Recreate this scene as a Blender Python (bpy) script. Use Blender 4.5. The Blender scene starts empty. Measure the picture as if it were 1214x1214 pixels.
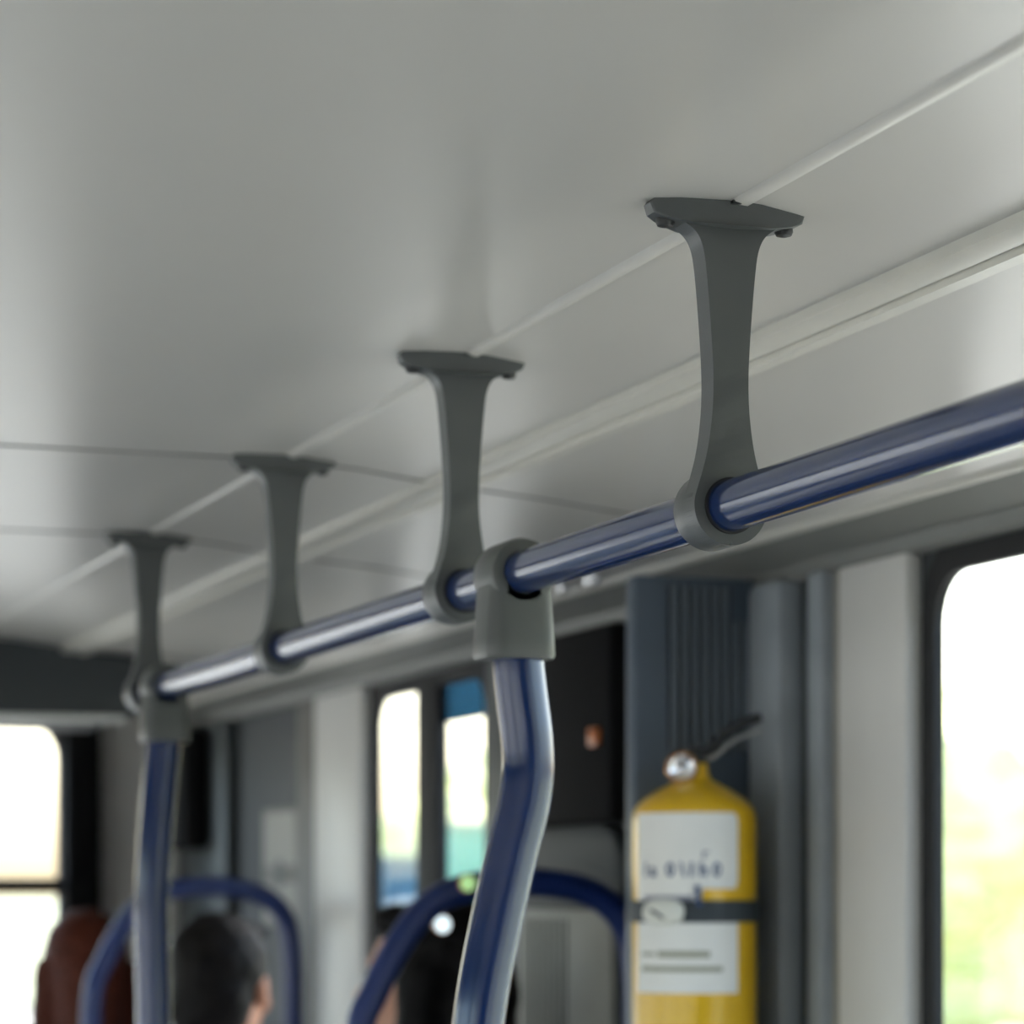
import bpy, bmesh, math, random
from mathutils import Vector, Matrix, noise

random.seed(7)
S = bpy.context.scene
COL = S.collection
EYE = 1.72                      # camera height above the bus floor
PI = math.pi


# ------------------------------------------------------------------ helpers
def lin(c):
    c = c / 255.0
    return c / 12.92 if c <= 0.04045 else ((c + 0.055) / 1.055) ** 2.4


def rgb(r, g, b):
    return (lin(r), lin(g), lin(b), 1.0)


def mat(name, col, rough=0.5, metal=0.0, coat=0.0, var=0.06, scale=30.0, bump=0.0, bscale=200.0, spec=0.5):
    m = bpy.data.materials.new(name)
    m.use_nodes = True
    nt = m.node_tree
    b = nt.nodes['Principled BSDF']
    b.inputs['Roughness'].default_value = rough
    b.inputs['Metallic'].default_value = metal
    b.inputs['Coat Weight'].default_value = coat
    b.inputs['Coat Roughness'].default_value = 0.08
    b.inputs['Specular IOR Level'].default_value = spec
    tc = nt.nodes.new('ShaderNodeTexCoord')
    n = nt.nodes.new('ShaderNodeTexNoise')
    n.inputs['Scale'].default_value = scale
    n.inputs['Detail'].default_value = 3
    nt.links.new(tc.outputs['Object'], n.inputs['Vector'])
    cr = nt.nodes.new('ShaderNodeValToRGB')
    lo = [max(0, c * (1 - var)) for c in col[:3]] + [1]
    hi = [min(1, c * (1 + var)) for c in col[:3]] + [1]
    cr.color_ramp.elements[0].color = lo
    cr.color_ramp.elements[0].position = 0.3
    cr.color_ramp.elements[1].color = hi
    cr.color_ramp.elements[1].position = 0.7
    nt.links.new(n.outputs['Fac'], cr.inputs['Fac'])
    nt.links.new(cr.outputs['Color'], b.inputs['Base Color'])
    if bump > 0:
        n2 = nt.nodes.new('ShaderNodeTexNoise')
        n2.inputs['Scale'].default_value = bscale
        nt.links.new(tc.outputs['Object'], n2.inputs['Vector'])
        bp = nt.nodes.new('ShaderNodeBump')
        bp.inputs['Strength'].default_value = bump
        bp.inputs['Distance'].default_value = 0.002
        nt.links.new(n2.outputs['Fac'], bp.inputs['Height'])
        nt.links.new(bp.outputs['Normal'], b.inputs['Normal'])
    return m


def emit(name, col, strength):
    m = bpy.data.materials.new(name)
    m.use_nodes = True
    b = m.node_tree.nodes['Principled BSDF']
    b.inputs['Base Color'].default_value = col
    b.inputs['Emission Color'].default_value = col
    b.inputs['Emission Strength'].default_value = strength
    return m


def glass(name, tint, frac=0.05):
    m = bpy.data.materials.new(name)
    m.use_nodes = True
    nt = m.node_tree
    nt.nodes.clear()
    out = nt.nodes.new('ShaderNodeOutputMaterial')
    mix = nt.nodes.new('ShaderNodeMixShader')
    tr = nt.nodes.new('ShaderNodeBsdfTransparent')
    gl = nt.nodes.new('ShaderNodeBsdfGlossy')
    lw = nt.nodes.new('ShaderNodeLayerWeight')
    pw = nt.nodes.new('ShaderNodeMath')
    pw.operation = 'POWER'
    pw.inputs[1].default_value = 5
    fr = nt.nodes.new('ShaderNodeMath')
    fr.operation = 'MULTIPLY_ADD'
    fr.inputs[1].default_value = 0.9
    fr.inputs[2].default_value = 0.03
    nt.links.new(lw.outputs['Facing'], pw.inputs[0])
    nt.links.new(pw.outputs[0], fr.inputs[0])
    tr.inputs['Color'].default_value = tint
    gl.inputs['Roughness'].default_value = 0.02
    nt.links.new(fr.outputs[0], mix.inputs['Fac'])
    nt.links.new(tr.outputs[0], mix.inputs[1])
    nt.links.new(gl.outputs[0], mix.inputs[2])
    nt.links.new(mix.outputs[0], out.inputs['Surface'])
    return m


M = dict(
    ceiling=mat('ceiling_panel', rgb(197, 195, 189), 0.30, var=0.015, scale=3, spec=0.55),
    cove=mat('cove_panel', rgb(206, 204, 198), 0.42, var=0.015, scale=3),
    trim=mat('trim_profile', rgb(206, 204, 195), 0.35, var=0.02),
    warmd=mat('beige_grey_lining', rgb(112, 110, 105), 0.6, var=0.04),
    rib=mat('rib_grey', rgb(104, 114, 124), 0.4, var=0.04),
    bead=mat('ceiling_bead', rgb(212, 210, 203), 0.35, var=0.02),
    header=mat('header_grey', rgb(120, 121, 117), 0.5, var=0.03),
    seam=mat('seam_gap', rgb(95, 95, 92), 0.7),
    band=mat('blue_grey_band', rgb(138, 140, 138), 0.45, var=0.03),
    white=mat('white_trim', rgb(222, 224, 222), 0.3, var=0.02),
    pillar=mat('pillar_cover', rgb(218, 217, 213), 0.42, var=0.03, scale=6),
    warm=mat('pillar_edge', rgb(150, 148, 140), 0.5, var=0.03),
    wall=mat('dark_wall_lining', rgb(50, 55, 58), 0.6, var=0.05, scale=8),
    grey=mat('grey_column', rgb(150, 157, 163), 0.4, var=0.04),
    greyd=mat('grey_column_dark', rgb(66, 72, 74), 0.45, var=0.04),
    box=mat('housing_blue_grey', rgb(84, 96, 110), 0.4, var=0.05, scale=12),
    boxd=mat('housing_groove', rgb(26, 29, 34), 0.6),
    black=mat('black_panel', rgb(15, 15, 16), 0.8, var=0.1, spec=0.15),
    rubber=mat('black_gasket', rgb(10, 10, 12), 0.7, var=0.1),
    floor=mat('floor_vinyl', rgb(120, 122, 122), 0.6, var=0.15, scale=120),
    hanger=mat('hanger_plastic', rgb(80, 83, 83), 0.42, var=0.03, bump=0.04, bscale=600),
    hangerd=mat('screw_dark', rgb(45, 46, 46), 0.5),
    socket=mat('socket_plastic', rgb(84, 87, 85), 0.42, var=0.03),
    blue=mat('blue_powder_coat', rgb(14, 40, 88), 0.17, coat=0.3, var=0.05, spec=0.6),
    bluem=mat('blue_handle', rgb(24, 46, 104), 0.35, coat=0.2, var=0.05),
    chrome=mat('chrome', rgb(225, 225, 228), 0.12, metal=1.0, var=0.02),
    steel=mat('brushed_steel', rgb(170, 172, 172), 0.3, metal=1.0, var=0.05),
    brass=mat('brass_rim', rgb(190, 140, 90), 0.25, metal=1.0, var=0.04),
    yellow=mat('yellow_enamel', rgb(238, 190, 30), 0.28, coat=0.4, var=0.03),
    paper=mat('label_paper', rgb(244, 244, 240), 0.5, var=0.02),
    inkb=mat('ink_blue', rgb(46, 76, 122), 0.5),
    inkg=mat('ink_grey', rgb(158, 160, 140), 0.6),
    inkp=mat('ink_purple_grey', rgb(150, 152, 166), 0.6),
    strap=mat('rubber_strap', rgb(52, 60, 66), 0.55, bump=0.1, bscale=300),
    buckle=mat('buckle_pale', rgb(232, 233, 224), 0.35),
    lever=mat('lever_black', rgb(34, 36, 38), 0.35),
    orange=mat('orange_reflector', rgb(186, 96, 24), 0.3),
    fabric=mat('seat_fabric', rgb(40, 52, 92), 0.9, var=0.35, scale=60, bump=0.3),
    shell=mat('seat_shell', rgb(70, 74, 80), 0.5),
    skin=mat('skin', rgb(205, 150, 124), 0.5, var=0.05),
    skin2=mat('skin_tan', rgb(180, 116, 84), 0.5, var=0.05),
    hair=mat('hair_black', rgb(24, 22, 22), 0.6, var=0.4, scale=90, spec=0.15, bump=0.5),
    hair2=mat('hair_brown', rgb(26, 22, 20), 0.6, var=0.4, scale=90, spec=0.15, bump=0.5),
    hair3=mat('hair_auburn', rgb(84, 40, 27), 0.6, var=0.35, scale=90, spec=0.15, bump=0.5),
    cloth=mat('cloth_black', rgb(26, 27, 29), 0.9, var=0.2, bump=0.3),
    cloth2=mat('cloth_grey', rgb(86, 84, 84), 0.9, var=0.15, bump=0.3),
    cloth3=mat('cloth_maroon', rgb(74, 34, 28), 0.9, var=0.15, bump=0.3),
    trousers=mat('cloth_denim', rgb(44, 52, 70), 0.9, var=0.2, bump=0.3),
    shoe=mat('shoe_leather', rgb(30, 28, 28), 0.5),
    sclera=mat('eye_white', rgb(232, 230, 226), 0.3),
    iris=mat('eye_dark', rgb(40, 30, 24), 0.2),
    lip=mat('lips', rgb(170, 100, 92), 0.5),
    grass=mat('grass_ground', rgb(128, 134, 112), 0.95, var=0.2, scale=1.5),
    road=mat('asphalt', rgb(128, 128, 126), 0.9, var=0.1, scale=20),
    leaf=mat('leaf_pale_green', rgb(206, 216, 130), 0.8, var=0.25, scale=4),
    leaf2=mat('leaf_yellow_green', rgb(236, 238, 172), 0.8, var=0.2, scale=4),
    bark=mat('bark', rgb(110, 92, 74), 0.9, var=0.3, scale=10),
    teal=mat('teal_cladding', rgb(84, 166, 154), 0.6, var=0.06, scale=2),
    slate=mat('slate_blue_cladding', rgb(92, 114, 142), 0.6, var=0.06, scale=2),
    roofm=mat('roof_metal', rgb(150, 154, 150), 0.5),
    pane=glass('window_glass', (0.94, 0.965, 0.95, 1)),
    film=glass('blue_window_film', (0.10, 0.20, 0.30, 1)),
    glow=emit('highlight_white', (0.80, 0.95, 1.0, 1), 0.35),  # emission in place of blurred daylight spots, white and green
    glowg=emit('highlight_green', (0.42, 0.70, 0.30, 1), 0.2),
)


def finish(bm, name, m, parent=None, smooth=True, angle=40, props=None):
    bmesh.ops.recalc_face_normals(bm, faces=bm.faces)
    me = bpy.data.meshes.new(name)
    bm.to_mesh(me)
    bm.free()
    me.materials.append(M[m] if isinstance(m, str) else m)
    if smooth:
        for p in me.polygons:
            p.use_smooth = True
        me.set_sharp_from_angle(angle=math.radians(angle))
    o = bpy.data.objects.new(name, me)
    COL.objects.link(o)
    if parent is not None:
        o.parent = parent
    for k, v in (props or {}).items():
        o[k] = v
    return o


def thing(name, label, cat, loc=(0, 0, 0), rz=0.0, group=None):
    o = bpy.data.objects.new(name, None)
    o.empty_display_size = 0.05
    COL.objects.link(o)
    o.location = loc
    o.rotation_euler = (0, 0, rz)
    o['label'] = label
    o['category'] = cat
    if group:
        o['group'] = group
    return o


def tag(o, label, cat, group=None):
    o['label'] = label
    o['category'] = cat
    if group:
        o['group'] = group
    return o


def struct(bm, name, m, parent=None, **k):
    o = finish(bm, name, m, parent, **k)
    if parent is None:
        o['kind'] = 'structure'
    return o


def BM():
    return bmesh.new()


def box(bm, x0, x1, y0, y1, z0, z1, bev=0.0, seg=2):
    r = bmesh.ops.create_cube(bm, size=1.0)
    vs = r['verts']
    for v in vs:
        v.co = Vector(((x0 + x1) / 2 + v.co.x * (x1 - x0), (y0 + y1) / 2 + v.co.y * (y1 - y0), (z0 + z1) / 2 + v.co.z * (z1 - z0)))
    if bev > 0:
        es = list({e for v in vs for e in v.link_edges})
        bmesh.ops.bevel(bm, geom=es, offset=bev, segments=seg, profile=0.5, affect='EDGES')
    return bm


def smooth_path(pts, n=8):
    pts = [Vector(p) for p in pts]
    out = []
    for i in range(len(pts) - 1):
        p0 = pts[max(i - 1, 0)]
        p1, p2 = pts[i], pts[i + 1]
        p3 = pts[min(i + 2, len(pts) - 1)]
        for k in range(n):
            t = k / n
            out.append(0.5 * ((2 * p1) + (p2 - p0) * t + (2 * p0 - 5 * p1 + 4 * p2 - p3) * t * t + (3 * p1 - p0 - 3 * p2 + p3) * t ** 3))
    out.append(pts[-1])
    return out


def tube(bm, pts, r, sides=24, radii=None, cap=True):
    pts = [Vector(p) for p in pts]
    rings = []
    up = Vector((0, 0, 1))
    t0 = (pts[1] - pts[0]).normalized()
    if abs(t0.dot(up)) > 0.9:
        up = Vector((1, 0, 0))
    nrm = (up - t0 * up.dot(t0)).normalized()
    for i, p in enumerate(pts):
        t = (pts[min(i + 1, len(pts) - 1)] - pts[max(i - 1, 0)]).normalized()
        nrm = (nrm - t * nrm.dot(t)).normalized()
        bn = t.cross(nrm)
        rr = radii[i] if radii else r
        rings.append([bm.verts.new(p + (nrm * math.cos(a) + bn * math.sin(a)) * rr) for a in [2 * PI * k / sides for k in range(sides)]])
    for a, b in zip(rings, rings[1:]):
        for k in range(sides):
            bm.faces.new((a[k], a[(k + 1) % sides], b[(k + 1) % sides], b[k]))
    if cap:
        bm.faces.new(rings[0][::-1])
        bm.faces.new(rings[-1])
    return bm


def lathe(bm, prof, sides=40, mtx=None):
    """prof: list of (radius, height) turned about Z."""
    rings = []
    for r, z in prof:
        rings.append([bm.verts.new((r * math.cos(2 * PI * k / sides), r * math.sin(2 * PI * k / sides), z)) for k in range(sides)])
    for a, b in zip(rings, rings[1:]):
        for k in range(sides):
            bm.faces.new((a[k], a[(k + 1) % sides], b[(k + 1) % sides], b[k]))
    if prof[0][0] != prof[-1][0] or prof[0][1] != prof[-1][1]:
        bm.faces.new(rings[0][::-1])
        bm.faces.new(rings[-1])
    else:
        bmesh.ops.remove_doubles(bm, verts=rings[0] + rings[-1], dist=1e-6)
    if mtx is not None:
        vs = [v for r in rings for v in r if v.is_valid]
        bmesh.ops.transform(bm, matrix=mtx, verts=vs)
    return bm


def ring_profile(ri, ro, h, b=0.002):
    return [(ri, -h / 2), (ro - b, -h / 2), (ro - b * .3, -h / 2 + b * .3), (ro, -h / 2 + b), (ro, h / 2 - b), (ro - b * .3, h / 2 - b * .3), (ro - b, h / 2), (ri, h / 2), (ri, -h / 2)]


ALONG_Y = Matrix.Rotation(-PI / 2, 4, 'X')
ALONG_X = Matrix.Rotation(PI / 2, 4, 'Y')


def extrude_xz(bm, outline, y0, y1, bev=0.0, seg=2):
    """outline in the XZ plane, given thickness from y0 to y1, bevelled cap edges"""
    a = [bm.verts.new((x, y0, z)) for x, z in outline]
    b = [bm.verts.new((x, y1, z)) for x, z in outline]
    f0 = bm.faces.new(a)
    f1 = bm.faces.new(b[::-1])
    n = len(a)
    for k in range(n):
        bm.faces.new((a[k], b[k], b[(k + 1) % n], a[(k + 1) % n]))
    if bev:
        es = list(f0.edges) + list(f1.edges)
        bmesh.ops.bevel(bm, geom=es, offset=bev, segments=seg, profile=0.5, affect='EDGES')
    return bm


def strip_along_y(bm, prof, ys, close=False):
    """open profile [(x,z)] swept along Y through the given y stations"""
    rows = [[bm.verts.new((x, y, z)) for x, z in prof] for y in ys]
    n = len(prof)
    for a, b in zip(rows, rows[1:]):
        for k in range(n if close else n - 1):
            bm.faces.new((a[k], a[(k + 1) % n], b[(k + 1) % n], b[k]))
    if close:
        bm.faces.new(rows[0][::-1])
        bm.faces.new(rows[-1])
    return bm


def rrect(w0, w1, h0, h1, r, n=6):
    pts = []
    for cx, cy, a0 in ((w1 - r, h1 - r, 0), (w0 + r, h1 - r, PI / 2), (w0 + r, h0 + r, PI), (w1 - r, h0 + r, 1.5 * PI)):
        for k in range(n + 1):
            a = a0 + PI / 2 * k / n
            pts.append((cx + r * math.cos(a), cy + r * math.sin(a)))
    return pts


def frame_ring(bm, outer, inner, place):
    """flat ring between two loops of equal length, given thickness by place(u, v, d) for d in 0, 1"""
    n = len(outer)
    L = [[bm.verts.new(place(u, v, d)) for u, v in loop] for loop in (outer, inner) for d in (0, 1)]
    o0, o1, i0, i1 = L
    for k in range(n):
        j = (k + 1) % n
        bm.faces.new((o0[k], o0[j], i0[j], i0[k]))
        bm.faces.new((o1[k], i1[k], i1[j], o1[j]))
        bm.faces.new((o0[k], o1[k], o1[j], o0[j]))
        bm.faces.new((i0[k], i0[j], i1[j], i1[k]))


# ------------------------------------------------------------------ camera
THETA = math.atan((607 + 581) / 3400.0)
cam = bpy.data.cameras.new('camera')
cam.sensor_width = 36
cam.lens = 36 * 3400 / 1214.0
cam.shift_y = (1062 - 607) / 1214.0
cam.clip_start = 0.05
cam.clip_end = 3000
cam.dof.use_dof = True
cam.dof.focus_distance = 1.98
cam.dof.aperture_fstop = 6.3
co = bpy.data.objects.new('camera', cam)
COL.objects.link(co)
co.location = (0, 0, EYE)
co.rotation_euler = (PI / 2, 0, -THETA)
S.camera = co

# ------------------------------------------------------------------ setting
XR, XL, XC = 1.45, -1.15, 0.15          # side walls and centre line
Y0, Y1 = -4.6, 6.4
WT = 0.012


def E(z):
    return EYE + z


# floor with its raised rear platform
bm = BM()
strip_along_y(bm, [(XL - WT, 0), (XR + WT, 0), (XR + WT, -0.06), (XL - WT, -0.06)], [Y0 - WT, Y1 + WT], close=True)
box(bm, XL, XR, 3.3, Y1, 0.0, 0.37)
struct(bm, 'floor', 'floor')

# ceiling: a flat middle with shallow slopes to the sides
prof_r = [(0.787, E(.476)), (0.88, E(.470)), (0.98, E(.457)), (1.10, E(.4465)), (1.24, E(.430)), (1.36, E(.413))]
prof = [(2 * XC - x, z) for x, z in prof_r[::-1]] + prof_r
full = prof + [(x, z + 0.03) for x, z in prof[::-1]]
bm = BM()
strip_along_y(bm, full, [Y0, Y1], close=True)
struct(bm, 'ceiling', 'ceiling', angle=4)
# roof outside, closing the shell above the side walls
bm = BM()
strip_along_y(bm, [(XL - WT, E(.40)), (XL - WT, E(.52)), (XL + .2, E(.64)), (XR - .2, E(.64)), (XR + WT, E(.52)), (XR + WT, E(.40)),
                   (XR + .002, E(.40)), (XR + .002, E(.50)), (XR - .2, E(.61)), (XL + .2, E(.61)), (XL - .002, E(.50)), (XL - .002, E(.40))], [Y0 - WT, Y1 + WT], close=True)
struct(bm, 'trim_1', 'white', smooth=False)
# raised bead where the flat ceiling meets the slope
bm = BM()
strip_along_y(bm, [(.787, E(.478)), (.790, E(.4740)), (.795, E(.4730)), (.801, E(.4727)), (.805, E(.4765))], [Y0, Y1], close=True)
struct(bm, 'trim_2', 'bead', angle=60)
# two-stepped moulding lower down the slope
bm = BM()
strip_along_y(bm, [(.958, E(.462)), (.958, E(.4515)), (.966, E(.4485)), (.980, E(.4475)), (.9815, E(.4515)), (.990, E(.4515)), (.991, E(.4455)), (1.004, E(.445)), (1.010, E(.450)), (1.010, E(.46))], [Y0, Y1], close=True)
struct(bm, 'trim_3', 'trim', angle=30)
# lip, blue-grey band and white strip above the side windows
bm = BM()
strip_along_y(bm, [(1.352, E(.419)), (1.356, E(.409)), (1.364, E(.4065)), (1.372, E(.409)), (1.372, E(.419))], [Y0, Y1], close=True)
struct(bm, 'trim_4', 'trim', angle=60)
bm = BM()
strip_along_y(bm, [(1.368, E(.412)), (1.425, E(.388)), (1.45, E(.388)), (1.45, E(.43)), (1.368, E(.43))], [Y0, Y1], close=True)
struct(bm, 'trim_5', 'header', angle=20)
bm = BM()
strip_along_y(bm, [(1.422, E(.392)), (1.425, E(.376)), (1.432, E(.371)), (1.452, E(.371)), (1.452, E(.392))], [Y0, Y1], close=True)
struct(bm, 'trim_6', 'header', angle=30)
# left-hand header strip
bm = BM()
strip_along_y(bm, [(-1.068, E(.412)), (-1.125, E(.388)), (-1.15, E(.388)), (-1.15, E(.43)), (-1.068, E(.43))], [Y0, Y1], close=True)
struct(bm, 'trim_7', 'band', angle=20)
# cross joints between ceiling panels
ti = 8
for y in (-2.2, 0.35, 3.035, 3.735, 5.2):
    bm = BM()
    pr = [(x, z - .0012) for x, z in prof] + [(x, z + .004) for x, z in prof[::-1]]
    strip_along_y(bm, pr, [y - .002, y + .002], close=True)
    struct(bm, 'trim_%d' % ti, 'seam')
    ti += 1

# right wall, windows cut as openings between y stations
ZB, ZT = 0.64, E(.358)
RW = [(-4.3, -2.7), (-2.55, -0.75), (-0.6, 1.0), (1.15, 2.775), (4.25, 4.885)]
LW = [(-4.3, -2.7), (-2.55, -0.75), (-0.6, 1.2), (1.35, 2.95), (3.1, 4.6), (4.75, 6.2)]


def side_wall(name, x0, x1, wins, ZT=ZT):
    bm = BM()
    box(bm, x0, x1, Y0 - WT, Y1 + WT, -0.06, ZB)
    box(bm, x0, x1, Y0 - WT, Y1 + WT, ZT, E(.5))
    ys = [Y0 - WT] + [v for w in wins for v in w] + [Y1 + WT]
    for a, b in zip(ys[::2], ys[1::2]):
        box(bm, x0, x1, a, b, ZB, ZT)
    struct(bm, name, 'wall', smooth=False)


side_wall('wall_right', XR, XR + WT, RW)
ZTL = E(.24)
side_wall('wall_left', XL - WT, XL, LW, ZTL)


def window(n, x, ya, yb, inward, mullion=None, film=False, rad=0.055, ZT=ZT):
    """black rubber frame with rounded corners, glass pane, optional mullion"""
    outer = rrect(ya - .012, yb + .016, ZB - .012, ZT + .022, rad + .02)
    inner = rrect(ya + .02, yb - .012, ZB + .02, ZT - .012, rad)
    bm = BM()
    frame_ring(bm, outer, inner, lambda u, v, d: (x + inward * .004 - inward * .012 * d, u, v))
    f = struct(bm, 'window_%d' % n, 'rubber', smooth=False)
    bm = BM()
    px = x - inward * 0.004
    box(bm, px - .0015, px + .0015, ya + .01, yb - .006, ZB + .01, ZT - .006)
    finish(bm, 'pane', 'pane', f, smooth=False)
    if mullion:
        bm = BM()
        box(bm, min(x + inward * .008, x - inward * .012), max(x + inward * .008, x - inward * .012), mullion[0], mullion[1], ZB, ZT, .004)
        finish(bm, 'mullion', 'rubber', f)
    if film:
        bm = BM()
        box(bm, px + inward * .004, px + inward * .005, ya + .02, mullion[0], ZT - .075, ZT - .012)
        finish(bm, 'tint_strip', 'film', f, smooth=False)


wi = 2
for a, b in RW:
    if a == 1.15:
        window(1, XR, a, b, -1)
    elif a == 4.25:
        window(2, XR, a, b, -1, mullion=(4.50, 4.62), film=True)
    else:
        wi += 1
        window(wi, XR, a, b, -1)
for a, b in LW:
    wi += 1
    window(wi, XL, a, b, 1, ZT=ZTL)

# lining strips on the right wall, from the near window towards the front
def lining(y0, y1, z0, z1, m, d=.014, bev=.004):
    global ti
    bm = BM()
    box(bm, XR - d, XR + .002, y0, y1, z0, z1, bev)
    struct(bm, 'trim_%d' % ti, m)
    ti += 1


ZL = E(.375)
lining(2.795, 2.965, .4, ZL, 'pillar', .022, .008)
lining(2.965, 2.99, .4, ZL, 'warm', .016)
lining(2.99, 3.03, .4, ZL, 'grey', .03, .006)
lining(3.03, 3.085, .4, ZL, 'greyd', .012)
lining(3.085, 3.18, .4, ZL, 'grey', .04, .012)
lining(4.905, 5.22, .4, ZL, 'pillar', .022, .008)
lining(5.24, 5.37, .4, ZL, 'warmd', .014)
lining(4.06, 4.235, .4, ZL, 'greyd', .014)

# end walls
bm = BM()
box(bm, XL, XR, Y1, Y1 + WT, -.06, 1.1)
box(bm, XL, XR, Y1, Y1 + WT, E(.40), E(.6))
box(bm, XL, -.9, Y1, Y1 + WT, 1.1, E(.40))
box(bm, 1.17, XR, Y1, Y1 + WT, 1.1, E(.40))
struct(bm, 'wall_front', 'pillar', smooth=False)
bm = BM()
outer = rrect(-.92, 1.235, 1.08, E(.42), .09)
inner = rrect(-.88, 1.16, 1.12, E(.385), .075)
frame_ring(bm, outer, inner, lambda u, v, d: (u, Y1 - .012 + .04 * d, v))
wi += 1
f = struct(bm, 'window_%d' % wi, 'rubber', smooth=False)
bm = BM()
box(bm, -.89, 1.165, Y1 + .012, Y1 + .016, 1.11, E(.39))
finish(bm, 'pane', 'pane', f, smooth=False)
bm = BM()
box(bm, -.88, 1.17, Y1 - .02, Y1 + .01, E(.005), E(.04), .004)
finish(bm, 'crossbar', 'rubber', f)
bm = BM()
box(bm, XL, XR, Y0 - WT, Y0, -.06, E(.6))
struct(bm, 'wall_rear', 'wall', smooth=False)

# ------------------------------------------------------------------ overhead handrail
RX, RZ = 0.792, E(.268)
bm = BM()
tube(bm, [(RX, -2.2, RZ), (RX, 3.78, RZ)], 0.0175, 40)
bmesh.ops.bevel(bm, geom=[e for e in bm.edges if len(e.link_faces) == 2 and any(len(f.verts) > 4 for f in e.link_faces)], offset=.004, segments=3, profile=.5, affect='EDGES')
o = finish(bm, 'overhead_handrail', 'blue', angle=50)
tag(o, 'long blue overhead handrail running beneath the grey ceiling hangers', 'handrail')

# ------------------------------------------------------------------ rail hangers
def hanger(y, label):
    drop = .476 - .268
    t = thing('rail_hanger', label, 'rail hanger', (RX, y, E(.476)), 0, 'grey hangers carrying the overhead rail')
    # top plate: shallow wings, lens-shaped in plan
    half = [(0, 0.001), (.030, 0.0005), (.0555, 0), (.058, -.003), (.0555, -.0095), (.049, -.0125), (.040, -.0145), (.030, -.0165), (.0, -.018)]
    outl = half + [(-x, z) for x, z in half[-2:0:-1]]
    sub = []
    for k, p in enumerate(outl):
        q = outl[(k + 1) % len(outl)]
        m = max(1, int(math.hypot(q[0] - p[0], q[1] - p[1]) / .004))
        sub += [(p[0] + (q[0] - p[0]) * j / m, p[1] + (q[1] - p[1]) * j / m) for j in range(m)]
    bm = BM()
    extrude_xz(bm, sub, -.022, .022, .0015)
    for v in bm.verts:
        v.co.y *= 1 - .72 * min(1, abs(v.co.x) / .058) ** 1.6
    finish(bm, 'top_plate', 'hanger', t, angle=35)
    # waisted blade running down into the front of the clamp
    prof = [(.038, -.0135), (.0325, -.0165), (.0265, -.021), (.0225, -.027), (.0198, -.036), (.0178, -.052), (.0160, -.072), (.0143, -.095), (.0132, -.117), (.0134, -.137), (.0150, -.155), (.0178, -.172), (.0215, -.186), (.0250, -.197)]
    prof += [(.0272 * math.cos(u), -drop + .0272 * math.sin(u)) for u in [math.radians(q) for q in range(8, -91, -14)]]
    prof = [(p.x, p.y) for p in smooth_path([(x, z, 0) for x, z in prof], 4)]
    prof = prof[:-1] + [(0.0, prof[-1][1])]
    outl = prof + [(-x, z) for x, z in prof[::-1] if x > 1e-4]
    bm = BM()
    extrude_xz(bm, outl, -.0105, .0105, .0035, 3)
    finish(bm, 'blade', 'hanger', t, angle=35)
    # ring clamp around the rail and a dark ring painting the shadow gap inside it
    bm = BM()
    lathe(bm, ring_profile(.0178, .0272, .040, .004), 48, Matrix.Translation((0, .011, -drop)) @ ALONG_Y)
    finish(bm, 'clamp_ring', 'hanger', t, angle=35)
    bm = BM()
    lathe(bm, ring_profile(.0172, .0196, .006, .0008), 48, Matrix.Translation((0, -.0095, -drop)) @ ALONG_Y)
    finish(bm, 'shade_ring', 'rubber', t, angle=35)
    # screw heads under both wings and the small nub on the front edge
    for s in (-1, 1):
        bm = BM()
        lathe(bm, [(.0062, .003), (.0066, -.001), (.0055, -.0035), (.002, -.0045)], 20, Matrix.Translation((s * .0445, 0, -.0135)))
        finish(bm, 'screw', 'hangerd', t)
    bm = BM()
    box(bm, -.004, .004, -.0232, -.0185, -.003, -.0005, .0008)
    finish(bm, 'locating_nub', 'hangerd', t)
    return t


hanger(1.821, 'nearest and largest grey rail hanger, above the bright window, blue rail leaving its clamp ring')
hanger(2.403, 'grey rail hanger just behind the nearer bent blue pole and its socket')
hanger(3.020, 'grey rail hanger with plate on the dark cross joint, third from the near end')
hanger(3.717, 'smallest grey rail hanger at the far end of the rail, above the far blue pole')


# ------------------------------------------------------------------ grab poles
def pole(y, label, path):
    t = thing('grab_pole', label, 'grab pole', (RX, y, 0), 0, 'blue grab poles hung from the rail')
    bm = BM()
    tube(bm, smooth_path(path[:-2], 6) + [Vector(p) for p in path[-2:]], .0220, 32)
    finish(bm, 'tube', 'blue', t, angle=60)
    bm = BM()
    lathe(bm, ring_profile(.0178, .0285, .054, .005), 40, Matrix.Translation((0, 0, RZ)) @ ALONG_Y)
    # tapering socket: rounded-square section lofted downwards
    rows = []
    for z, hx, hy, r in ((RZ - .008, .0265, .027, .012), (RZ - .03, .0285, .027, .013), (RZ - .055, .030, .028, .014), (RZ - .068, .0305, .0285, .014), (RZ - .071, .029, .027, .013)):
        rows.append([bm.verts.new((u, v, z)) for u, v in rrect(-hx, hx, -hy, hy, r, 5)])
    n = len(rows[0])
    for a, b in zip(rows, rows[1:]):
        for k in range(n):
            bm.faces.new((a[k], a[(k + 1) % n], b[(k + 1) % n], b[k]))
    bm.faces.new(rows[0])
    bm.faces.new(rows[-1])
    finish(bm, 'socket', 'socket', t, angle=40)
    bm = BM()
    fx, fy = path[-1][0], path[-1][1]
    zb = path[-1][2]
    lathe(bm, [(.045, zb), (.045, zb + .006), (.028, zb + .012), (.0215, zb + .03)], 28, Matrix.Translation((fx, fy, 0)))
    finish(bm, 'floor_flange', 'socket', t)
    return t


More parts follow.
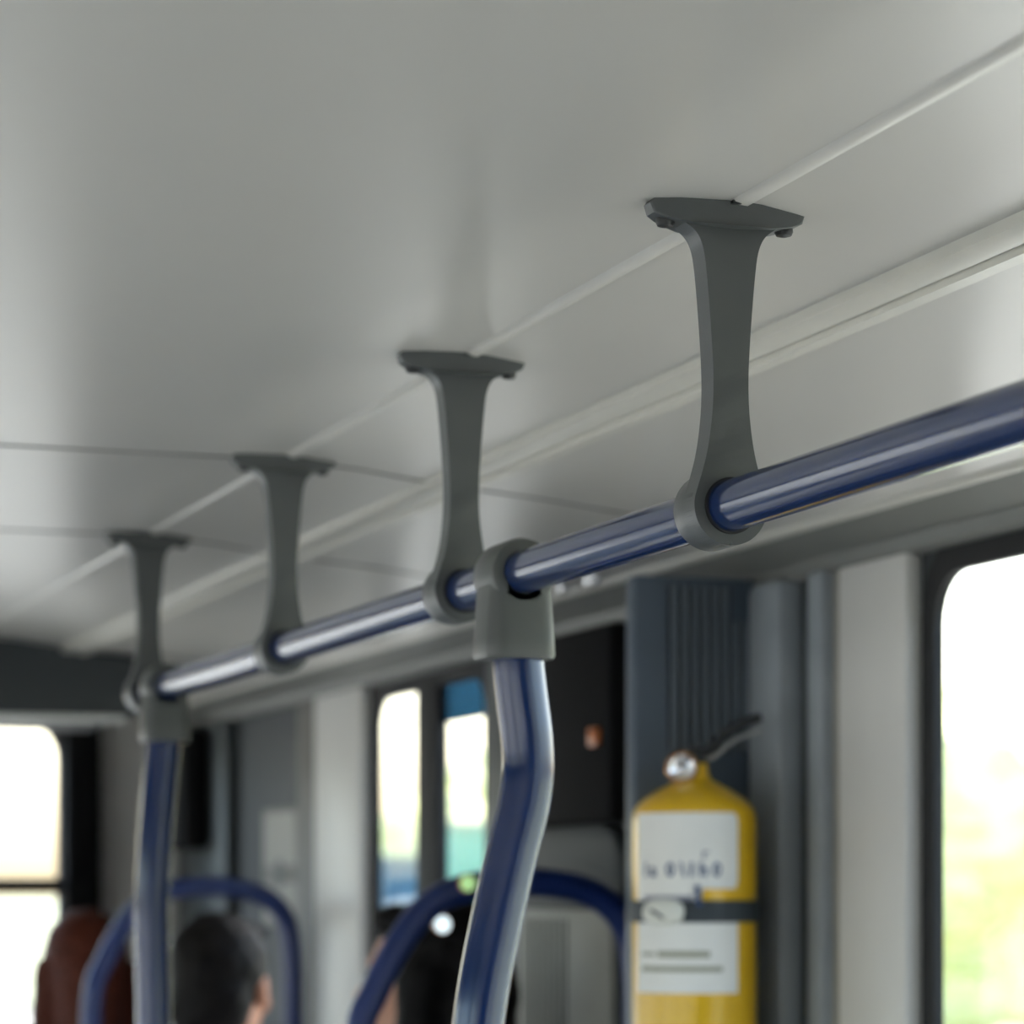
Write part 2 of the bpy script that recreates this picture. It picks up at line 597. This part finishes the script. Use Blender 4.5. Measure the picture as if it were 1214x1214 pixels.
pole(2.262, 'nearer blue grab pole with a bend, large grey socket on the overhead rail',
     [(.003, 0, RZ - .045), (.004, 0, RZ - .075), (.0075, 0, RZ - .105), (.0115, 0, RZ - .135), (.0125, 0, RZ - .165), (.008, 0, RZ - .195), (0, 0, RZ - .225), (-.0085, 0, RZ - .26), (-.0165, 0, RZ - .295), (-.024, 0, RZ - .33), (-.030, 0, RZ - .365), (-.034, 0, RZ - .40), (-.036, 0, RZ - .44), (-.0365, 0, 1.0), (-.0365, 0, 0.0)])
pole(3.616, 'farther blue grab pole, blurred, beneath the smallest hanger at the far left',
     [(.0, 0, RZ - .045), (-.001, 0, RZ - .075), (-.007, 0, RZ - .13), (-.014, 0, RZ - .22), (-.017, 0, RZ - .28), (-.016, 0, RZ - .34), (-.0145, 0, RZ - .40), (-.014, 0, RZ - .46), (-.014, 0, 1.0), (-.014, 0, .37)])

# ------------------------------------------------------------------ housing beside the extinguisher
t = thing('ribbed_housing', 'blue-grey housing with vertical ribs behind the yellow extinguisher', 'housing', (1.36, 3.32, .37))
bm = BM()
HX0, HX1, HY = 1.268, 1.449, 3.185
box(bm, HX0 - 1.36, HX1 - 1.36, HY - 3.32, -.1, -.37 + .001, E(.385) - .37, .008)
finish(bm, 'body', 'box', t)
bm = BM()
for k in range(9):
    x = HX0 + .046 + k * .0132
    zt = .372 if k < 6 else .330
    box(bm, x - 1.36, x + .0066 - 1.36, HY - .010 - 3.32, HY + .001 - 3.32, E(.175) - .37, E(zt) - .37, .0014)
finish(bm, 'rib_panel', 'rib', t)
bm = BM()
box(bm, HX0 + .043 - 1.36, HX0 + .124 - 1.36, HY - .002 - 3.32, HY + .002 - 3.32, E(.175) - .37, E(.372) - .37)
box(bm, HX0 + .124 - 1.36, HX0 + .161 - 1.36, HY - .002 - 3.32, HY + .002 - 3.32, E(.175) - .37, E(.330) - .37)
finish(bm, 'groove_backing', 'boxd', t)

# ------------------------------------------------------------------ fire extinguisher
EX, EY, ER = 1.306, 3.092, .0725
ez = .80
t = thing('fire_extinguisher', 'yellow fire extinguisher with white labels strapped to the ribbed housing', 'fire extinguisher', (EX, EY, ez))
L = lambda z: E(z) - ez
bm = BM()
pr = [(.02, L(-.42)), (.060, L(-.42)), (.069, L(-.412)), (ER, L(-.395)), (ER, L(.088)), (ER - .0015, L(.098)), (ER - .006, L(.106)), (.055, L(.1155)), (.042, L(.1235)), (.030, L(.130)), (.020, L(.1355)), (.0165, L(.142)), (.0155, L(.152)), (.014, L(.155))]
lathe(bm, pr, 56)
finish(bm, 'cylinder', 'yellow', t, angle=50)
bm = BM()
lathe(bm, [(.0145, L(.150)), (.0145, L(.160)), (.012, L(.162)), (.012, L(.172)), (.008, L(.175))], 24)
valve = finish(bm, 'valve', 'lever', t)
# levers rise to the right of the valve
RIGHT = Vector((math.cos(THETA), -math.sin(THETA), 0))


def pr3(u, z, d=0.0):
    v = RIGHT * u
    return (v.x + d * .33, v.y + d * .94, z)


bm = BM()
tube(bm, smooth_path([pr3(-.004, L(.166)), pr3(.018, L(.170)), pr3(.032, L(.186)), pr3(.052, L(.199)), pr3(.078, L(.209))], 6), .006, 12, radii=None)
finish(bm, 'squeeze_lever', 'lever', t)
bm = BM()
tube(bm, smooth_path([pr3(.004, L(.160)), pr3(.024, L(.163)), pr3(.045, L(.181)), pr3(.078, L(.194))], 6), .0028, 10)
finish(bm, 'carry_handle', 'steel', t)
# pressure gauge turned to the aisle
PHI0 = math.atan2(-EY, -EX)
FACE = Vector((math.cos(PHI0), math.sin(PHI0), 0))
gm = Matrix.Translation(Vector(pr3(-.0145, L(.1485))) + FACE * .020) @ FACE.to_track_quat('Z', 'Y').to_matrix().to_4x4()
bm = BM()
lathe(bm, [(.013, -.012), (.0185, -.010), (.0195, -.004), (.0195, .003), (.0175, .0055), (.0155, .0055), (.0150, .003), (.010, .0025)], 32, gm)
g = finish(bm, 'gauge', 'brass', t)
bm = BM()
lathe(bm, [(.0157, .0024), (.0157, .0052), (.0135, .0066), (.0100, .0050), (.0085, .0066), (.005, .0072), (.001, .0074)], 32, gm)
finish(bm, 'dial', 'chrome', g)
bm = BM()
tube(bm, [gm @ Vector((-.0035, .005, .0078)), gm @ Vector((0, -.004, .0078)), gm @ Vector((.0035, .005, .0078))], .0009, 8)
finish(bm, 'needle', 'lever', g)
bm = BM()
tube(bm, [Vector(pr3(-.0145, L(.1485))) + FACE * .010, Vector((0, 0, L(.153)))], .006, 12)
finish(bm, 'gauge_stem', 'brass', t)


def patch(name, m, parent, a0, a1, top, bot, r, n=48):
    bm = BM()
    prev = None
    for k in range(n + 1):
        u = k / n
        ph = PHI0 + math.radians(a0 + (a1 - a0) * u)
        col = []
        zt, zb = top(u), bot(u)
        for rr in (r, r - .0006):
            for z in (zb, zt):
                col.append(bm.verts.new((rr * math.cos(ph), rr * math.sin(ph), z)))
        if prev:
            bm.faces.new((prev[0], col[0], col[1], prev[1]))
            bm.faces.new((prev[2], prev[3], col[3], col[2]))
            bm.faces.new((prev[1], col[1], col[3], prev[3]))
            bm.faces.new((prev[0], prev[2], col[2], col[0]))
        else:
            bm.faces.new(col[:2] + col[:1:-1])
        prev = col
    bm.faces.new(prev[:2] + prev[:1:-1])
    return finish(bm, name, m, parent, angle=50)


A0, A1 = -63.0, 43.0


def rc(u, r=.05):
    x = (1 - u)
    return 0.009 * (1 - math.sqrt(max(0, 1 - ((r - x) / r) ** 2))) if x < r else 0.0


lab = patch('upper_label', 'paper', t, A0, A1, lambda u: L(.0955) - rc(u), lambda u: L(-.012) if u < .66 else L(.008) + rc(u), ER + .0008)
lab2 = patch('lower_label', 'paper', t, A0, A1, lambda u: L(-.022), lambda u: L(-.112), ER + .0008)
bl = patch('print_block', 'inkp', lab, A0 + 12, A0 + 62, lambda u: L(.000), lambda u: L(-.009), ER + .0012)


def bar(parent, name, m, a0, a1, z0, z1):
    return patch(name, m, parent, a0, a1, lambda u: L(z1), lambda u: L(z0), ER + .0013, 12)


bar(lab2, 'print_line', 'inkg', -55, -38, -.069, -.065)
bar(lab2, 'print_line', 'inkg', -35, 14, -.0705, -.0635)
bar(lab2, 'print_line', 'inkg', -55, 26, -.087, -.081)


# blue lettering, wrapped round the cylinder
def lettering(chars, parent, m, zbase, size, sx=1.0):
    bm = BM()
    for ch, ang in chars:
        cu = bpy.data.curves.new('lettering', 'FONT')
        cu.body = ch
        cu.size = size
        cu.offset = .0007
        cu.align_x = 'CENTER'
        cu.resolution_u = 3
        ob = bpy.data.objects.new('lettering', cu)
        me = bpy.data.meshes.new_from_object(ob)
        vs = []
        for v in me.vertices:
            ph = PHI0 + math.radians(ang) + v.co.x * sx / ER
            vs.append(bm.verts.new(((ER + .0014) * math.cos(ph), (ER + .0014) * math.sin(ph), L(zbase) + v.co.y)))
        for p in me.polygons:
            try:
                bm.faces.new([vs[i] for i in p.vertices])
            except ValueError:
                pass
        bpy.data.objects.remove(ob)
        bpy.data.curves.remove(cu)
        bpy.data.meshes.remove(me)
    return finish(bm, 'lettering', m, parent, smooth=False)


lettering([('I', -49), ('a', -40), ('0', -22), ('\\', -10.5), ('1', -2.5), ('h', 8), ('0', 20.5)], lab, 'inkb', .0228, .0212, .95)
lettering([('\u0393', 10)], lab, 'inkp', .0425, .011, 1.2)
bm = BM()

# strap with buckle, belongs to the housing bracket
t2 = thing('extinguisher_strap', 'dark rubber strap with pale buckle around the yellow extinguisher', 'strap', (EX, EY, E(-.018)))
bm = BM()
prev = None
N = 72
for k in range(N + 1):
    ph = 2 * PI * k / N
    rr, w = ER + .0035, .0128
    col = [bm.verts.new((r_ * math.cos(ph), r_ * math.sin(ph), dz)) for r_, dz in ((rr - .002, -w), (rr, -w + .001), (rr, w - .001), (rr - .002, w))] if k < N else first
    if k == 0:
        first = col
    if prev:
        for q in range(4):
            bm.faces.new((prev[q], col[q], col[(q + 1) % 4], prev[(q + 1) % 4]))
    prev = col
finish(bm, 'band', 'strap', t2, angle=40)
pb = PHI0 + math.radians(-26)
fb = Vector((math.cos(pb), math.sin(pb), 0))
bmx = Matrix.Translation(fb * (ER + .008)) @ Matrix.Rotation(pb + PI / 2, 4, 'Z')
bm = BM()
bmesh.ops.create_uvsphere(bm, u_segments=24, v_segments=16, radius=1.0)
for v in bm.verts:
    e = 0.72
    c = v.co
    q = Vector([math.copysign(abs(k) ** e, k) for k in c])
    v.co = bmx @ Vector((q.x * .0255 + .002 * q.z, q.y * .0085, q.z * .0150 - .002 * max(0, q.x)))
b1 = finish(bm, 'buckle', 'buckle', t2)
bm = BM()
box(bm, -.012, .008, -.011, -.006, -.006, -.003, .001)
bmesh.ops.transform(bm, matrix=bmx @ Matrix.Rotation(.5, 4, 'Y'), verts=bm.verts)
finish(bm, 'catch', 'strap', b1)
bm = BM()
pt = PHI0 + math.radians(5)
ft = Vector((math.cos(pt), math.sin(pt), 0))
box(bm, -.003, .003, -.0015, .0015, .006, .030, .001)
bmesh.ops.transform(bm, matrix=Matrix.Translation(ft * (ER + .004)) @ Matrix.Rotation(pt + PI / 2, 4, 'Z') @ Matrix.Rotation(-.12, 4, 'Y'), verts=bm.verts)
finish(bm, 'pull_tab', 'inkb', t2)
bm = BM()
box(bm, 1.285 - EX, 1.335 - EX, ER - .001, HY - EY - .0005, -.03, .03, .003)
finish(bm, 'bracket', 'lever', t2)

# ------------------------------------------------------------------ black equipment panel on the wall beyond
t = thing('equipment_panel', 'tall black panel on the wall between the nearer pole and the ribbed housing', 'panel', (XR, 3.84, E(.10)))
bm = BM()
box(bm, -.045, .001, 3.62 - 3.84, 4.045 - 3.84, .0, .272, .01)
finish(bm, 'cover', 'black', t)
bm = BM()
box(bm, -.052, -.044, 3.655 - 3.84, 3.688 - 3.84, .105, .13, .003)
finish(bm, 'reflector', 'orange', t)
# dark grey rounded shroud below it
bm = BM()
pts = rrect(3.64, 4.04, E(-.5), E(.098), .07, 8)
rows = [[bm.verts.new((x, u, v)) for u, v in pts] for x in (XR - .022, XR + .001)]
n = len(pts)
for k in range(n):
    bm.faces.new((rows[0][k], rows[0][(k + 1) % n], rows[1][(k + 1) % n], rows[1][k]))
bm.faces.new(rows[0])
bm.faces.new(rows[1])
bmesh.ops.bevel(bm, geom=[e for e in bm.edges if all(abs(v.co.x - (XR - .022)) < 1e-5 for v in e.verts)], offset=.008, segments=3, profile=.5, affect='EDGES')
o = finish(bm, 'wall_shroud', 'wall', angle=50)
tag(o, 'dark grey rounded shroud on the wall below the black panel', 'shroud')
# radiator-like ribbed heater visible through the handle arch
t = thing('wall_heater', 'grey ribbed heater on the wall seen through the nearer handle arch', 'heater', (XR - .021, 3.84, E(-.02)))
bm = BM()
box(bm, -.012, .0, -.19, .19, -.45, 0, .004)
finish(bm, 'casing', 'warm', t)
bm = BM()
for k in range(8):
    y = -.02 + k * .024
    box(bm, -.014, -.011, y, y + .006, -.40, -.012, .002)
finish(bm, 'fin', 'greyd', t)

# two chrome studs added for glints under the ceiling edge, above the black panel
for x, y, ln, lab_ in ((1.330, 3.60, .016, 'added chrome stud for a glint on the ceiling edge, right beside the large pole socket'), (1.333, 3.50, .026, 'added chrome stud for a glint on the ceiling edge, farther right of the pole socket')):
    t = thing('chrome_glint', lab_, 'glint', (x, y, E(.4165)), 0, 'added chrome glints on the ceiling edge')
    bm = BM()
    bmesh.ops.create_uvsphere(bm, u_segments=20, v_segments=12, radius=1.0, matrix=Matrix.Translation((0, 0, -.004)) @ Matrix.Diagonal((.008, ln, .008, 1)))
    finish(bm, 'lever', 'chrome', t)  # polished blob added only to catch a glint
    bm = BM()
    box(bm, -.007, .007, -ln * .8, ln * .8, -.002, .003, .001)
    finish(bm, 'base', 'steel', t)

# ------------------------------------------------------------------ overhead locker and sign near the front
t = thing('overhead_locker', 'dark grey overhead locker hanging from the ceiling at the far left', 'locker', (.15, 5.26, E(.32)))
bm = BM()
lp = [(x - .15, z - E(.32) - .001) for x, z in prof if -.8 < x < 1.11]
extrude_xz(bm, [(lp[0][0], .012)] + lp + [(lp[-1][0], .012)], 0, .5, .008)
finish(bm, 'body', 'wall', t)
bm = BM()
box(bm, -.93, .93, -.004, .03, .002, .014, .004)
finish(bm, 'edge_strip', 'white', t)

bm = BM()
box(bm, XR - .006, XR - .0005, 5.38, 5.67, E(-.06), E(.175), .001)
o = finish(bm, 'notice_board', 'warmd')
tag(o, 'pale notice board on the dark wall right of the far pole', 'notice')
bm = BM()
box(bm, XR - .0075, XR - .0055, 5.40, 5.65, E(.06), E(.165))
finish(bm, 'sheet', 'warm', o)
bm = BM()
box(bm, XR - .0075, XR - .0055, 5.40, 5.65, E(-.05), E(.025))
finish(bm, 'sheet', 'warm', o)
bm = BM()
lathe(bm, [(.03, 0), (.03, .002)], 24, Matrix.Translation((XR - .009, 5.53, E(.043))) @ ALONG_X)
finish(bm, 'dark_mark', 'greyd', o)

bm = BM()
box(bm, XR - .03, XR - .001, 5.9, 6.36, .4, ZL, .01)
o = struct(bm, 'trim_%d' % ti, 'greyd')
ti += 1
# black pillar pad hanging beside the far pole
bm = BM()
box(bm, XR - .09, XR - .03, 6.02, 6.24, E(.10), E(.36), .02, 3)
o = finish(bm, 'wall_pad', 'black')
tag(o, 'narrow black pad on the dark wall just right of the far pole', 'pad')
# black frame leaf at the edge of the front window
bm = BM()
for x0, x1, z0, z1, y in ((1.165, 1.245, 1.0, E(.40), 6.33),):
    box(bm, x0, x1, y, y + .05, z0, z1, .012, 3)
o = finish(bm, 'window_post', 'black')
tag(o, 'black upright post at the edge of the front window, far left', 'post')


# ------------------------------------------------------------------ seats
def seat(x, y, label, handle=True, zb=.37):
    t = thing('bus_seat', label, 'bus seat', (x, y, zb), 0, 'bus seats on the raised platform')
    bm = BM()
    box(bm, -.205, .205, .0, .42, .36, .45, .03, 3)
    finish(bm, 'cushion', 'fabric', t)
    bm = BM()
    box(bm, -.205, .205, -.045, .015, .36, 1.04, .025, 3)
    for v in bm.verts:
        v.co.y -= (v.co.z - .45) * .10
    finish(bm, 'backrest', 'fabric', t)
    bm = BM()
    box(bm, -.21, .21, -.068, -.042, .34, 1.0, .012, 2)
    for v in bm.verts:
        v.co.y -= (v.co.z - .45) * .10
    finish(bm, 'back_shell', 'shell', t)
    bm = BM()
    box(bm, -.06, .06, .06, .34, 0, .365, .02, 2)
    finish(bm, 'pedestal', 'shell', t)
    if handle:
        bm = BM()
        yb = -.11
        pts = [(-.205, -.46), (-.203, -.20), (-.178, -.120), (-.140, -.052), (-.100, -.009), (-.045, .012), (.03, .018), (.11, .006), (.158, -.028), (.178, -.085), (.182, -.20), (.182, -.46)]
        tube(bm, smooth_path([(u, yb, EYE + w - zb) for u, w in pts], 6), .0190, 20)
        finish(bm, 'grab_handle', 'bluem', t, angle=60)
    return t


seat(1.22, 3.62, 'bus seat with blue arched handle behind the nearer bent pole')
seat(1.22, 5.38, 'bus seat with blue arched handle behind the far pole')
seat(1.09, 4.43, 'bus seat without handle under the dark-haired person right of the far pole', handle=False)

# added glowing balls standing in for blurred daylight around the nearer handle arch
def highlight(name, loc, r, m, label):
    t = thing(name, label, 'highlight', loc)
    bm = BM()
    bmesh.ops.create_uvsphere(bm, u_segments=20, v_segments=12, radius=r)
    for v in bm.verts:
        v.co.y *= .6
    finish(bm, 'lens', m, t)  # glowing ball for a spot of daylight, no lamp there
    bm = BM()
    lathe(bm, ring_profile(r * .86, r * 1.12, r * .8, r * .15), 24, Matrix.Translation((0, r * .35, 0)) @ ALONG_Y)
    finish(bm, 'orange_edge', 'orange', t)
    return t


# ------------------------------------------------------------------ people
def capsule(bm, a, b, ra, rb, n=16):
    a, b = Vector(a), Vector(b)
    d = b - a
    q = d.to_track_quat('Z', 'Y').to_matrix().to_4x4()
    l = d.length
    prof = []
    for k in range(7):
        an = -PI / 2 + PI / 2 * k / 6
        prof.append((max(1e-4, ra * math.cos(an)), ra * math.sin(an)))
    for k in range(7):
        an = PI / 2 * k / 6
        prof.append((max(1e-4, rb * math.cos(an)), l + rb * math.sin(an)))
    lathe(bm, prof, n, Matrix.Translation(a) @ q)


def ellip(bm, c, r, rot=None):
    m = Matrix.Translation(c) @ (rot or Matrix.Identity(4)) @ Matrix.Diagonal((*r, 1))
    bmesh.ops.create_uvsphere(bm, u_segments=24, v_segments=16, radius=1.0, matrix=m)


def fuse(bm, name, m, parent, voxel, smooth=4):
    bmesh.ops.recalc_face_normals(bm, faces=bm.faces)
    me = bpy.data.meshes.new(name)
    bm.to_mesh(me)
    bm.free()
    tmp = bpy.data.objects.new('tmp', me)
    COL.objects.link(tmp)
    r = tmp.modifiers.new('r', 'REMESH')
    r.mode = 'VOXEL'
    r.voxel_size = voxel
    s = tmp.modifiers.new('s', 'SMOOTH')
    s.iterations = smooth
    s.factor = .5
    dg = bpy.context.evaluated_depsgraph_get()
    me2 = bpy.data.meshes.new_from_object(tmp.evaluated_get(dg))
    bpy.data.objects.remove(tmp)
    bpy.data.meshes.remove(me)
    me2.name = name
    me2.materials.clear()
    me2.materials.append(M[m])
    for p in me2.polygons:
        p.use_smooth = True
    o = bpy.data.objects.new(name, me2)
    COL.objects.link(o)
    o.parent = parent
    return o


def person(loc, rz, label, skin, hair, top, long_hair=False, turn=0.0, scale=1.0):
    """seated figure facing +Y locally, seat height at local z = 0"""
    t = thing('person', label, 'person', loc, rz, 'seated passengers')
    t.scale = (scale,) * 3
    H = Vector((0, .03, .775))
    HR = Matrix.Translation(H) @ Matrix.Rotation(turn, 4, 'Z')

    def hd(x, y, z):
        return HR @ Vector((x, y, z))
    hrot = Matrix.Rotation(turn, 4, 'Z')
    bm = BM()
    ellip(bm, hd(0, -.005, .022), (.074, .094, .092), hrot)
    ellip(bm, hd(0, .022, -.045), (.058, .068, .066), hrot)
    capsule(bm, hd(0, .088, .012), hd(0, .104, -.022), .009, .013)
    ellip(bm, hd(0, .070, .028), (.055, .020, .012), hrot)
    ellip(bm, hd(0, .085, -.058), (.024, .010, .008), hrot)
    ellip(bm, hd(0, .080, -.092), (.022, .018, .018), hrot)
    for s in (-1, 1):
        ellip(bm, hd(s * .078, -.008, -.008), (.010, .020, .033), hrot)
        ellip(bm, hd(s * .040, .066, -.030), (.024, .016, .020), hrot)
    capsule(bm, (0, -.012, .54), (0, .012, .72), .058, .052)
    capsule(bm, (0, -.01, .12), (0, -.015, .40), .13, .125)
    for s in (-1, 1):
        capsule(bm, (s * .04, -.02, .47), (s * .155, -.02, .505), .075, .055)
        capsule(bm, (s * .17, -.02, .50), (s * .20, .06, .25), .046, .038)
        capsule(bm, (s * .20, .06, .25), (s * .12, .27, .165), .037, .026)
        capsule(bm, (s * .118, .275, .163), (s * .108, .335, .150), .030, .028)
        for k, (dx, ln) in enumerate(((-.027, .060), (-.009, .072), (.009, .066), (.026, .050))):
            b = Vector((s * .108 + dx, .345, .152))
            k1 = b + Vector((0, ln * .55, -.004))
            capsule(bm, b, k1, .0088, .0082, 10)
            capsule(bm, k1, k1 + Vector((0, ln * .38, -.022)), .0082, .0070, 10)
        capsule(bm, (s * .108 - s * .030, .305, .152), (s * .108 - s * .052, .345, .140), .011, .0085, 10)
        capsule(bm, (s * .085, .0, .09), (s * .105, .43, .085), .080, .056)
        capsule(bm, (s * .105, .43, .085), (s * .105, .41, -.33), .054, .036)
        capsule(bm, (s * .105, .39, -.375), (s * .11, .54, -.40), .036, .030)
    body = fuse(bm, 'body', skin, t, .0062, 3)
    # jumper and trousers follow the body
    bm = BM()
    capsule(bm, (0, -.01, .10), (0, -.015, .40), .150, .142)
    capsule(bm, (0, -.014, .52), (0, .0, .645), .084, .072)
    for s in (-1, 1):
        capsule(bm, (s * .04, -.02, .465), (s * .158, -.02, .505), .088, .066)
        capsule(bm, (s * .17, -.02, .50), (s * .20, .06, .25), .058, .050)
        capsule(bm, (s * .20, .06, .25), (s * .128, .25, .172), .048, .037)
    fuse(bm, 'jumper', top, t, .009, 4)
    bm = BM()
    for s in (-1, 1):
        capsule(bm, (s * .085, -.01, .095), (s * .105, .43, .085), .094, .066)
        capsule(bm, (s * .105, .43, .085), (s * .105, .41, -.32), .065, .050)
    fuse(bm, 'trousers', 'trousers', t, .009, 4)
    for s in (-1, 1):
        bm = BM()
        capsule(bm, (s * .105, .385, -.39), (s * .11, .555, -.408), .045, .038)
        for v in bm.verts:
            v.co.z = max(v.co.z, -.447)
        fuse(bm, 'shoe', 'shoe', t, .008, 2)
    # hair: a shell over the skull, fringe open at the face
    bm = BM()
    ellip(bm, hd(0, -.020, .036), (.086, .098, .094), hrot)
    ellip(bm, hd(0, -.055, -.02), (.078, .062, .080), hrot)
    ellip(bm, hd(0, .052, .088), (.062, .040, .026), hrot)
    if long_hair:
        for s in (-1, 1):
            capsule(bm, hd(s * .070, -.02, .0), hd(s * .085, -.02, -.22), .036, .032)
        capsule(bm, hd(0, -.06, .0), hd(0, -.07, -.24), .072, .070)
    h = fuse(bm, 'hair', hair, t, .0065, 2)
    for v in h.data.vertices:
        d = noise.noise(v.co * 40) * .004 + noise.noise(v.co * 110) * .0022
        v.co += v.normal * d
    for s in (-1, 1):
        bm = BM()
        ellip(bm, hd(s * .031, .081, .002), (.013, .008, .008), hrot)
        e = finish(bm, 'eye', 'sclera', t)
        bm = BM()
        ellip(bm, hd(s * .031, .0885, .002), (.0052, .0022, .0052), hrot)
        finish(bm, 'iris', 'iris', e)
    bm = BM()
    ellip(bm, hd(0, .0925, -.058), (.021, .006, .006), hrot)
    finish(bm, 'lips', 'lip', t)
    return t


SEAT = .37 + .452
pa = person((1.165, 3.80, SEAT), 0.5, 'person with black hair and black clothes below the nearer handle arch, head turned left', 'skin', 'hair', 'cloth', long_hair=True, turn=.35, scale=1.0)
pa.rotation_euler.y = .115
person((1.115, 4.62, SEAT), 0.0, 'person seen from behind with short dark hair, right of the far pole', 'skin2', 'hair2', 'cloth2', turn=-.65, scale=.965)
person((1.06, 5.55, SEAT), 0.0, 'person with long auburn hair at the lower left beyond the far pole', 'skin', 'hair3', 'cloth3', long_hair=True, scale=.965)

highlight('white_highlight', (1.140, 3.535, E(-.037)), .0112, 'glow', 'added small white ball glowing for blurred daylight below the nearer blue handle arch')
highlight('green_highlight', (1.158, 3.485, E(.016)), .0105, 'glowg', 'added small green ball glowing for blurred daylight on top of the nearer blue handle arch')

# ------------------------------------------------------------------ outside
GZ = -.35
bm = BM()
box(bm, -600, 9, -300, 1500, GZ - .2, GZ)
o = finish(bm, 'road', 'road', smooth=False)
o['kind'] = 'structure'
bm = BM()
box(bm, 9, 600, -300, 1500, GZ - .2, GZ + .05)
o = finish(bm, 'lawn', 'grass', smooth=False)
o['kind'] = 'structure'


def tree(x, y, h, w, m, label, seed, name='tree'):
    t = thing(name, label, 'tree', (x, y, GZ + .05), 0, 'pale sunlit trees outside the windows')
    bm = BM()
    tube(bm, smooth_path([(0, 0, -.05), (.04, .02, h * .25), (-.02, .05, h * .5), (0, 0, h * .75)], 5), .1, 10, radii=None)
    finish(bm, 'trunk', 'bark', t)
    bm = BM()
    rnd = random.Random(seed)
    for k in range(9):
        a = rnd.uniform(0, 2 * PI)
        rr = w * .5 * rnd.uniform(.1, .62)
        cz = h * rnd.uniform(.38, .80)
        s = w * rnd.uniform(.22, .34)
        bmesh.ops.create_icosphere(bm, subdivisions=4, radius=1.0, matrix=Matrix.Translation((rr * math.cos(a), rr * math.sin(a), cz)) @ Matrix.Diagonal((s, s, min(s, h - cz), 1)))
    off = Vector((seed * 3.1, 1.7 * seed, .3))
    for v in bm.verts:
        d = noise.noise(v.co * 1.6 + off) * .22 + noise.noise(v.co * 5 + off) * .12 + noise.noise(v.co * 11 + off) * .06
        v.co += v.normal * d
    finish(bm, 'crown', m, t, smooth=False)
    return t


tree(15.3, 28.5, 4.3, 3.8, 'leaf2', 'pale sunlit tree seen through the large right-hand window', 3)
tree(18.6, 32.0, 4.2, 3.4, 'leaf2', 'pale tree at the right edge of the large right-hand window', 5)
tree(17.9, 53.5, 4.9, 4.2, 'leaf2', 'yellow-green tree behind the teal shed beyond the distant window', 8)
tree(19.4, 65.0, 3.6, 5.0, 'leaf', 'green tree above the slate-blue shed beyond the distant window', 11)


def shed(x, y, w, d, h, m, name, label):
    t = thing(name, label, 'shed', (x, y, GZ + .05))
    bm = BM()
    box(bm, -w / 2, w / 2, -d / 2, d / 2, -.02, h)
    for k in range(int(w / .3)):
        xx = -w / 2 + .15 + k * .3
        box(bm, xx - .02, xx + .02, -d / 2 - .02, -d / 2 + .01, 0, h)
    finish(bm, 'wall', m, t, smooth=False)
    bm = BM()
    box(bm, -w / 2 - .1, w / 2 + .1, -d / 2 - .1, d / 2 + .1, h, h + .1, .02)
    finish(bm, 'roof', 'roofm', t)
    bm = BM()
    box(bm, -.5, .5, -d / 2 - .05, -d / 2 + .01, 0, min(2.1, h - .2), .01)
    finish(bm, 'door', m, t)
    return t


shed(16.25, 46.5, 2.5, 1, 3.20, 'teal', 'teal_shed', 'teal shed outside, in the right-hand pane of the distant window')
shed(15.5, 50.0, 2.2, 1, 2.68, 'slate', 'slate_shed', 'slate-blue shed outside, in the left-hand pane of the distant window')

# ------------------------------------------------------------------ daylight
w = bpy.data.worlds.new('daylight')
S.world = w
w.use_nodes = True
nt = w.node_tree
bg = nt.nodes['Background']
sky = nt.nodes.new('ShaderNodeTexSky')
sky.sky_type = 'NISHITA'
sky.sun_disc = False
sky.sun_elevation = math.radians(55)
sky.sun_rotation = math.radians(35)
sky.air_density = 1.0
sky.dust_density = 4.0
sky.ozone_density = 1.0
nt.links.new(sky.outputs['Color'], bg.inputs['Color'])
bg.inputs['Strength'].default_value = 0.30

sun = bpy.data.lights.new('sun', 'SUN')
sun.energy = 4.0
sun.angle = math.radians(2)
sun.color = (1.0, .96, .88)
so = bpy.data.objects.new('sun', sun)
COL.objects.link(so)
so.rotation_euler = Vector((-.57, -.82, -1.43)).to_track_quat('-Z', 'Y').to_euler()

# ------------------------------------------------------------------ view
vs = S.view_settings
vs.view_transform = 'Standard'
vs.look = 'None'
vs.gamma = 1.0
vs.use_curve_mapping = False
vs.exposure = 1.93
try:
    S.cycles.use_denoising = True
    S.cycles.max_bounces = 10
    S.cycles.diffuse_bounces = 6
    S.cycles.transparent_max_bounces = 16
    S.cycles.caustics_reflective = False
except Exception:
    pass
